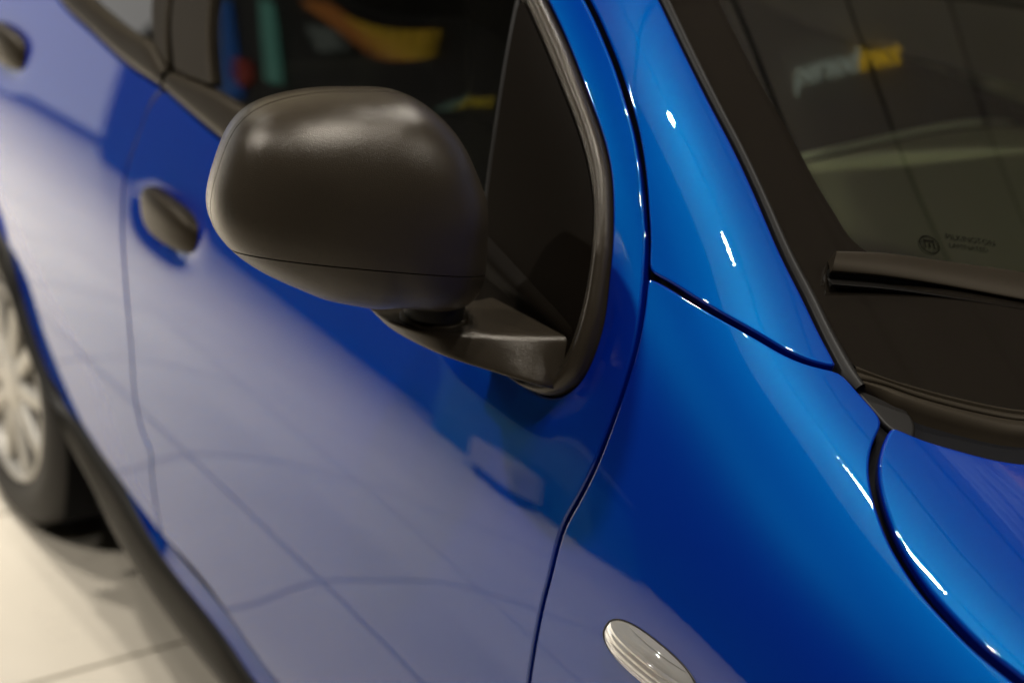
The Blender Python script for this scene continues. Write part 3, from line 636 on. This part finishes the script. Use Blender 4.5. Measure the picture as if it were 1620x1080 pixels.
# fading dots along the inner border edge
dots_v, dots_f, dots_n = [], [], []
fr = cr([(1.41, 58.6)] + K['frit'][:10], step=.0024)
for row in range(4):
    rr = (.00085, .0007, .00055, .0004)[row]
    for i in range(1, len(fr)-1):
        t = (fr[i+1]-fr[i-1])*np.array([1, SM]); t /= np.linalg.norm(t); nrmv = np.array([-t[1], t[0]])
        if nrmv[1] < 0: nrmv = -nrmv
        q = fr[i]*np.array([1, SM])+nrmv*(.0012+.0021*row)+t*(.0012*(row % 2)); q = q/np.array([1, SM])
        p, tx, up, nn = frame_at(q[0], q[1], -.0046, WSS); b0 = len(dots_v)
        dots_v += [p+rr*(tx*math.cos(a)+up*math.sin(a)) for a in np.linspace(0, 2*math.pi, 6, endpoint=False)]; dots_f.append(tuple(range(b0, b0+6)))
mesh('border_dots', dots_v, dots_f, M['gloss_black'], ws, smooth=False, kind='stuff')
edge_out = [(1.884, 37.45)] + K['ws_edge'] + [(1.40, 55.7), (1.30, 59.1), (1.24, 62.0)]
loft('windshield_trim', edge_out, [(1.886, 38.05)] + trim_in, [(-.25, -.016), (-.05, -.008), (.15, -.0045), (.45, -.001), (.72, -.0005), (.9, -.003), (1.05, -.0062)], M['rubber'], car, n=160)
def flat_text(txt, x, th, dx, dth, size, parent, mt, name):
    cu = bpy.data.curves.new(name, 'FONT'); cu.body = txt; cu.size = size; cu.resolution_u = 3
    o = bpy.data.objects.new(name, cu); COL.objects.link(o); bpy.context.view_layer.update()
    me = bpy.data.meshes.new_from_object(o); bpy.data.objects.remove(o); bpy.data.curves.remove(cu)
    p = ws_pos(x, th)+ws_nrm(x, th)*-.0048; q = ws_pos(dx, dth)+ws_nrm(dx, dth)*-.0048; u = (q-p)/np.linalg.norm(q-p); n = ws_nrm((x+dx)/2, (th+dth)/2); n = n-u*(n@u); n /= np.linalg.norm(n); v = np.cross(n, u)
    for vv in me.vertices:
        c = vv.co.copy(); vv.co = Vector(p+u*c.x+v*c.y)
    return link(name, me, mt, parent), p, u, v, n
tx, p0, u0, v0, n0 = flat_text('PILKINGTON', 1.8037, 51.88, 1.8232, 54.67, .0098, ws, M['print_'], 'maker_print')
flat_text('LAMINATED', 1.8113, 51.45, 1.8308, 54.24, .0082, ws, M['print_'], 'maker_print')
cl = ws_pos(1.803, 50.35)+ws_nrm(1.803, 50.35)*-.0048
V, Fc = [], []
def ring(c, r0, r1, n=40):
    b = len(V)
    for a in np.linspace(0, 2*math.pi, n, endpoint=False):
        for r in (r0, r1): V.append(c+r*(u0*math.cos(a)+v0*math.sin(a)))
    for i in range(n): j = (i+1) % n; Fc.append((b+2*i, b+2*i+1, b+2*j+1, b+2*j))
def bar(c, x0, y0, x1, y1):
    b = len(V); V.extend([c+u0*x+v0*y for x, y in ((x0, y0), (x1, y0), (x1, y1), (x0, y1))]); Fc.append((b, b+1, b+2, b+3))
ring(cl, .0098, .0113); ring(cl, .0083, .0088)
bar(cl, -.006, .0030, .006, .0058); bar(cl, -.0058, -.005, -.0042, .0028); bar(cl, .0042, -.005, .0058, .0028); bar(cl, -.0012, -.004, .0012, .0015)
mesh('maker_logo', V, Fc, M['print_'], ws, smooth=False)

# ---- scuttle (cowl) below the glass
ridge = K['cowl_ridge'] + [(1.998, 46.5), (2.018, 53.), (2.025, 68.), (2.028, 90.)]
low_edge = K['fen_cowl'][1:-1] + K['hood_cowl'] + cowl_far
cow = loft('scuttle_panel', glass_bot, ridge, [(-.15, -.010), (.0, -.0045), (.18, -.0015), (.34, -.0015), (.42, -.0065), (.5, -.007), (.58, -.002), (.8, -.0005), (1.0, -.003)], M['plastic_fine'], car, n=160)
loft('scuttle_trough', ridge, low_edge, [(-.01, -.004), (.06, -.003), (.16, -.004), (.3, -.010), (.45, -.021), (.7, -.028), (.92, -.026), (1.1, -.022)], M['plastic_fine'], cow, n=160)
panel('scuttle_corner', [K['fen_cowl'], [K['fen_cowl'][-1], K['hood_cowl'][2]], [K['hood_cowl'][2], (1.935, 38.2), (1.915, 38.9)], [(1.915, 38.9), K['cowl_ridge'][1], K['cowl_ridge'][0]], [K['cowl_ridge'][0], K['fen_cowl'][0]]], M['rubber'], cow, off=-.011, gap=.001, grid=.008, rad_=.004)

# ---- wiper
W1 = np.array([[1.787,-.592,1.086],[1.802,-.54,1.083],[1.825,-.473,1.074],[1.857,-.395,1.064]]); W2 = np.array([[1.798,-.606,1.072],[1.818,-.553,1.067],[1.843,-.489,1.057],[1.878,-.416,1.045]])
W3 = np.array([[1.801,-.609,1.056],[1.822,-.554,1.051],[1.847,-.49,1.042],[1.881,-.415,1.031]])
def ext(W): return np.vstack([W, W[-1]+(W[-1]-W[-2])*1.0, W[-1]+(W[-1]-W[-2])*2.2, W[-1]+(W[-1]-W[-2])*4.0])
W1, W2, W3 = [interp(ext(x), 60) for x in (W1, W2, W3)]
wn = nrm(1.82, 50.)
G = []
for i in range(60):
    a, b = W1[i], W2[i]; k = 1 if i > 0 else .8
    sec = [a-wn*.016, a-wn*.004, a+wn*.0005+(b-a)*.04, a+(b-a)*.16+wn*.002, a+(b-a)*.6+wn*.0012, a+(b-a)*.93+wn*.0005, b-wn*.0005, b-wn*.004, b-wn*.006+(a-b)*.25]
    G.append(sec)
c0 = np.mean(G[0], axis=0); G = [[c0 for _ in G[0]]] + [[c0+(p-c0)*.96-np.array([.003, -.004, .001])*0 for p in G[0]]] + G
wip = grid_mesh('wiper', G, M['plastic_fine'], car, close_v=True)
bm = bmesh.new(); bm.from_mesh(wip.data); bmesh.ops.recalc_face_normals(bm, faces=bm.faces[:]); bm.to_mesh(wip.data); bm.free(); wip.data.set_sharp_from_angle(angle=R_(40))
G = []
for i in range(60):
    b, c = W2[i], W3[i]; up = (W1[i]-W2[i])*.35
    G.append([b-wn*.004+up, b-wn*.006, b-wn*.009+(c-b)*.15, c+wn*.006, c+wn*.001, c-wn*.001+up*.4, b-wn*.014+up])
c0 = np.mean(G[0], axis=0); G = [[c0 for _ in G[0]]] + G
rb = grid_mesh('wiper_rubber', G, M['rubber'], wip, close_v=True)
bm = bmesh.new(); bm.from_mesh(rb.data); bmesh.ops.recalc_face_normals(bm, faces=bm.faces[:]); bm.to_mesh(rb.data); bm.free(); rb.data.set_sharp_from_angle(angle=R_(40))

# ---- door handles
for (hx, ht), door in ((hf, front_door), (hr, rear_door)):
    p, t, u, n = frame_at(hx, ht)
    c = p+n*.010
    def wq(q): return np.array([q[0], q[1]*(1-.10*(q[0]/.098))-.004*(q[0]/.098)**2, q[2]-.008*(q[0]/.098)**2])
    superell('door_handle', c, (t, u, n), np.array([.094, .035, .020]), M['plastic_fine'], door, e1=.75, e2=.68, warp=wq)

# ---- side repeater
p, t, u, n = frame_at(*K['repeater'][0])
p = p+t*.0; hl, hh = .060, .0225
an = R_(-3); t, u = t*math.cos(an)+u*math.sin(an), -t*math.sin(an)+u*math.cos(an)
def rep_pt(a, s, h):
    e = .78; q = np.array([np.sign(math.cos(a))*abs(math.cos(a))**e*hl, np.sign(math.sin(a))*abs(math.sin(a))**e*hh])*s
    q[0] += .006*(q[1]/hh)
    return p+t*q[0]+u*q[1]+n*h
aa = np.linspace(0, 2*math.pi, 96, endpoint=False)
rep = grid_mesh('side_repeater', [[rep_pt(a, s, h) for a in aa] for s, h in ((1.0, -.008), (1.0, .0005), (.97, .001), (.90, -.003), (.6, -.005), (.01, -.005))], M['chrome'], car, close_v=True, flip=True)
G = []
for v in np.sin(np.linspace(-math.pi/2, math.pi/2, 81)):
    row = []; e = .78; wv = max(1-abs(v)**(2/e), 0)**(e/2)
    for k in np.sin(np.linspace(-math.pi/2, math.pi/2, 41)):
        x = k*wv; s_ = min((abs(x)**(2/e)+abs(v)**(2/e))**(e/2), 1.)
        h = .0125*(1-s_**3.0)+.0008
        rib = .0011*(abs(math.sin((v+1)*11.0))-.5)*(1-s_**10)*(1 if v < .30 else 0) - (.0022*(1-s_**8) if .30 < v < .8 else 0)
        row.append(p+t*(x*hl+.006*v)+u*(v*hh)+n*(h+rib))
    G.append(row)
grid_mesh('lens', G, M['lens'], rep, flip=False)
grid_mesh('gasket', [[rep_pt(a, s_, h) for a in aa] for s_, h in ((1.045, -.006), (1.04, .0006), (1.01, .0012), (.99, -.004))], M['gasket'], rep, close_v=True, flip=True)
superell('bulb', p+t*.0-u*.003+n*.0075, (t, u, n), np.array([.022, .0055, .0048]), M['orange'], rep, e1=1, e2=1, nu=12, nv=20)
# ribs of the reflector
for k in range(5):
    y = -.0155+k*.0046
    tube('reflector_rib', [p+t*x+u*y+n*(-.001) for x in np.linspace(-.045, .045, 12)], .0014, M['chrome'], rep, n=6)

# ---- wheels
def wheel(cx, parent):
    c = (cx, -.795, .25)
    tp = [(.196, .030), (.200, .012), (.206, .004), (.222, -.003), (.245, -.006), (.262, -.003), (.276, .006), (.285, .016), (.2895, .028), (.2905, .045)]
    for k in range(4):
        y = .05+k*.028; tp += [(.2905, y+.004), (.2905, y+.0155), (.283, y+.017), (.283, y+.022), (.2905, y+.0235)]
    tp += [(.2895, .172), (.282, .186), (.262, .195), (.22, .192), (.196, .175)]
    ty = lathe('wheel', tp, c, M['tyre'], parent, n=96)
    lathe('rim', [(.198, .04), (.201, .010), (.199, .004), (.193, .003), (.187, .012), (.183, .030), (.180, .09), (.178, .17)], c, M['alloy'], ty, n=80)
    lathe('brake_backing', [(.18, .075), (.12, .07), (.001, .07)], c, M['backing'], ty, n=40)
    for k in range(10):
        a = 2*math.pi*k/10+.1; d = np.array([math.cos(a), 0, math.sin(a)]); s = np.array([-math.sin(a), 0, math.cos(a)])
        superell('spoke', np.array(c)+d*.118+np.array([0, .020, 0]), (d, s, np.array([0, -1., 0])), np.array([.072, .017, .013]), M['alloy'], ty, e1=.7, e2=.6, nu=10, nv=20)
    lathe('hub_cap', [(.062, .04), (.060, .016), (.052, .009), (.03, .006), (.001, .006)], c, M['alloy'], ty, n=40)
    return ty
wheel(wc[0], car); wheel(2.25, car)
for cx in (wc[0], 2.25):
    G = [[(cx+.36*math.cos(a), y, .25+.36*math.sin(a)) for y in (-.80, -.70, -.5)] for a in np.linspace(R_(-25), R_(205), 40)]
    grid_mesh('wheel_arch_liner', G, M['dark'], car)
    box('wheel_arch_wall', (cx-.37, -.52, .1), (cx+.37, -.50, .62), M['dark'], car)

# ---- cabin
G = []
for y in np.linspace(-.66, .66, 30):
    e = abs(y)/.66
    re = 1.213-.2*y
    G.append([(1.97-.08*e**2, y, .90), (1.93-.10*e**2, y, .955-.02*e), (1.85-.09*e**2, y, .972-.02*e), (1.72-.05*e**2, y, .978-.02*e**2), (1.52, y, .982-.03*e**4), (re+.03, y, .985-.03*e**4), (re, y, .975-.03*e**4), (re-.01, y, .93), (re+.02, y, .60)])
dash = grid_mesh('dashboard', G, M['cabin'], car, flip=True)
tube('dashboard_trim', [(1.213-.2*y-.001, y, .984-.03*(abs(y)/.66)**4) for y in np.linspace(-.62, .64, 30)], .0055, M['rail'], dash)
for y in (-.36, .36):
    st = superell('seat', (.62, y, .55), np.eye(3), np.array([.26, .24, .10]), M['fabric'], car, e1=.5, e2=.5)
    bx = np.array([.22, 0, .975]); bx /= np.linalg.norm(bx)
    ax = (np.array([.975, 0, .22]), np.array([0, 1., 0]), np.array([-.22, 0, .975]))
    superell('backrest', (.36, y, .84), ax, np.array([.075, .235, .31]), M['fabric'], st, e1=.5, e2=.5)
    superell('headrest', (.27, y, 1.235), ax, np.array([.05, .13, .085]), M['fabric'], st, e1=.6, e2=.6)
st = superell('rear_seat', (-.35, 0, .52), np.eye(3), np.array([.25, .60, .10]), M['fabric'], car, e1=.4, e2=.4)
superell('backrest', (-.62, 0, .83), (np.array([.97, 0, .24]), np.array([0, 1., 0]), np.array([-.24, 0, .97])), np.array([.08, .60, .30]), M['fabric'], st, e1=.4, e2=.4)
# ------------------------------------------------------------------ lit signs of the showroom, seen only as reflections in the glass
def poly_thing(name, label, cat, quads, depth=.03):
    b = box(name, (-6.4, -4.12, .0+FZ), (-2.2, -4.06, 2.75), M['board'])
    b['label'] = label; b['category'] = cat
    for nm, q, c, s in quads:
        V = [(x, -4.055, z) for x, z in q]+[(x, -4.02, z) for x, z in q]; n = len(q)
        mesh(nm, V, [tuple(range(n))[::-1], tuple(range(n, 2*n))]+[(i, (i+1) % n, n+(i+1) % n, n+i) for i in range(n)], light_mat(nm+'_light', c, s), b, smooth=False)
poly_thing('display_wall', 'black display wall with glowing orange stripe mirrored in the side window', 'display wall', [
    ('orange_stripe', [(-4.9, 2.44), (-4.64, 2.41), (-4.43, 2.34), (-4.22, 2.23), (-4.10, 2.15), (-4.08, 2.18), (-4.21, 2.27), (-4.39, 2.42), (-4.53, 2.52), (-4.66, 2.58)], (1, .34, .06), .40),
    ('yellow_stripe', [(-4.53, 2.52), (-4.39, 2.42), (-4.21, 2.27), (-4.08, 2.18), (-4.05, 2.20), (-4.19, 2.30), (-4.38, 2.45), (-4.5, 2.54)], (1, .62, .05), .55),
    ('green_strip', [(-5.38, 2.26), (-5.23, 2.13), (-5.07, 1.98), (-4.91, 1.83), (-4.76, 1.68), (-4.63, 1.54), (-4.5, 1.59), (-4.64, 1.74), (-4.78, 1.89), (-4.93, 2.04), (-5.08, 2.19), (-5.22, 2.31)], (.25, .75, .55), .4),
    ('blue_strip', [(-5.88, 2.12), (-5.67, 1.96), (-5.46, 1.78), (-5.27, 1.58), (-5.11, 1.4), (-4.98, 1.22), (-4.79, 1.3), (-4.95, 1.47), (-5.13, 1.64), (-5.34, 1.82), (-5.56, 1.99), (-5.78, 2.15)], (.02, .25, .9), .35),
    ('red_disc', [(-5.16, 1.63), (-4.98, 1.66), (-4.82, 1.52), (-4.86, 1.39), (-5.02, 1.45)], (1, .08, .04), .22),
    ('white_panel', [(-4.69, 2.26), (-4.51, 2.35), (-4.33, 2.18), (-4.43, 2.05)], (.8, .9, .75), .14),
])
def sign_text(parts, org, ud, vd, size, name, label):
    e = bpy.data.objects.new(name, None); COL.objects.link(e); e['label'] = label; e['category'] = 'sign'
    x = 0.
    for k, (txt, c, s) in enumerate(parts):
        cu = bpy.data.curves.new('lettering', 'FONT'); cu.body = txt; cu.size = size; cu.extrude = .004; cu.offset = .0022
        o = bpy.data.objects.new('t', cu); COL.objects.link(o); bpy.context.view_layer.update()
        me = bpy.data.meshes.new_from_object(o); bpy.data.objects.remove(o); bpy.data.curves.remove(cu)
        wd = max(v.co.x for v in me.vertices); n = np.cross(ud, vd); n = n/np.linalg.norm(n)
        for v in me.vertices:
            c_ = v.co.copy(); v.co = Vector(np.array(org)+np.array(ud)*(x+c_.x)+np.array(vd)*c_.y+n*c_.z)
        x += wd+size*.06
        link('lettering', me, light_mat('lettering_light', c, s), e)
sign_text([('persod', (.75, .85, .68), .45), ('irect', (1, .62, .04), .75)], (1.885, .505, 2.97), np.array([-.112, .9937, 0]), np.array([-.79, .61, 0]), .137, 'ceiling_sign', 'white and yellow lettering blurred in the windshield reflection')
sign_text([('d', (.4, .7, .5), .4), ('irect', (1, .75, .04), .55)], (-3.35, -4.02, 1.66), np.array([.93, 0, .36]), np.array([.30, 0, .95]), .24, 'wall_sign', 'yellow lettering mirrored in the side window beside the wing mirror')

rg = random.Random(4); dv, df = [], []
for k in range(70):
    x, th = rg.uniform(1.45, 1.86), rg.uniform(51, 64)
    p, tx_, up, nn = frame_at(x, th, -.0040, WSS); b0 = len(dv); r_ = rg.uniform(.0002, .00042)
    if inside(np.array([[x, th]]), np.array(K['trim_in']+[(1.5, 75), (1.9, 75)]))[0]:
        dv += [p+r_*(tx_*math.cos(a)+up*math.sin(a)) for a in np.linspace(0, 2*math.pi, 6, endpoint=False)]; df.append(tuple(range(b0, b0+6)))
mesh('dust_specks', dv, df, M['dust'], ws, smooth=False, kind='stuff')
# added unseen plinth and a teal counter shaped only to tint the door's reflections
pl = box('pale_reflection_block', (-1.02, -3.5, .05), (-.68, -3.25, .25), mat('pale_block_paint', (.42, .42, .41), rough=.4), bevel=.008)
box('dark_base', (-1.0, -3.48, FZ), (-.70, -3.28, .05), M['board'], pl)
pl['label'] = 'added unseen plinth mirrored as a pale patch in the front door below the mirror'; pl['category'] = 'block'
ct = box('teal_reflection_slab', (-1.75, -4.0, FZ), (-.45, -3.6, .60), mat('teal_slab_paint', (.02, .13, .20), rough=.45), bevel=.01)
ct['label'] = 'teal counter added unseen to tint the reflection in the door around the pale patch'; ct['category'] = 'slab'
box('slab_top', (-1.78, -4.03, .60), (-.42, -3.57, .63), mat('slab_top_paint', (.1, .16, .2), rough=.4), ct, bevel=.006)
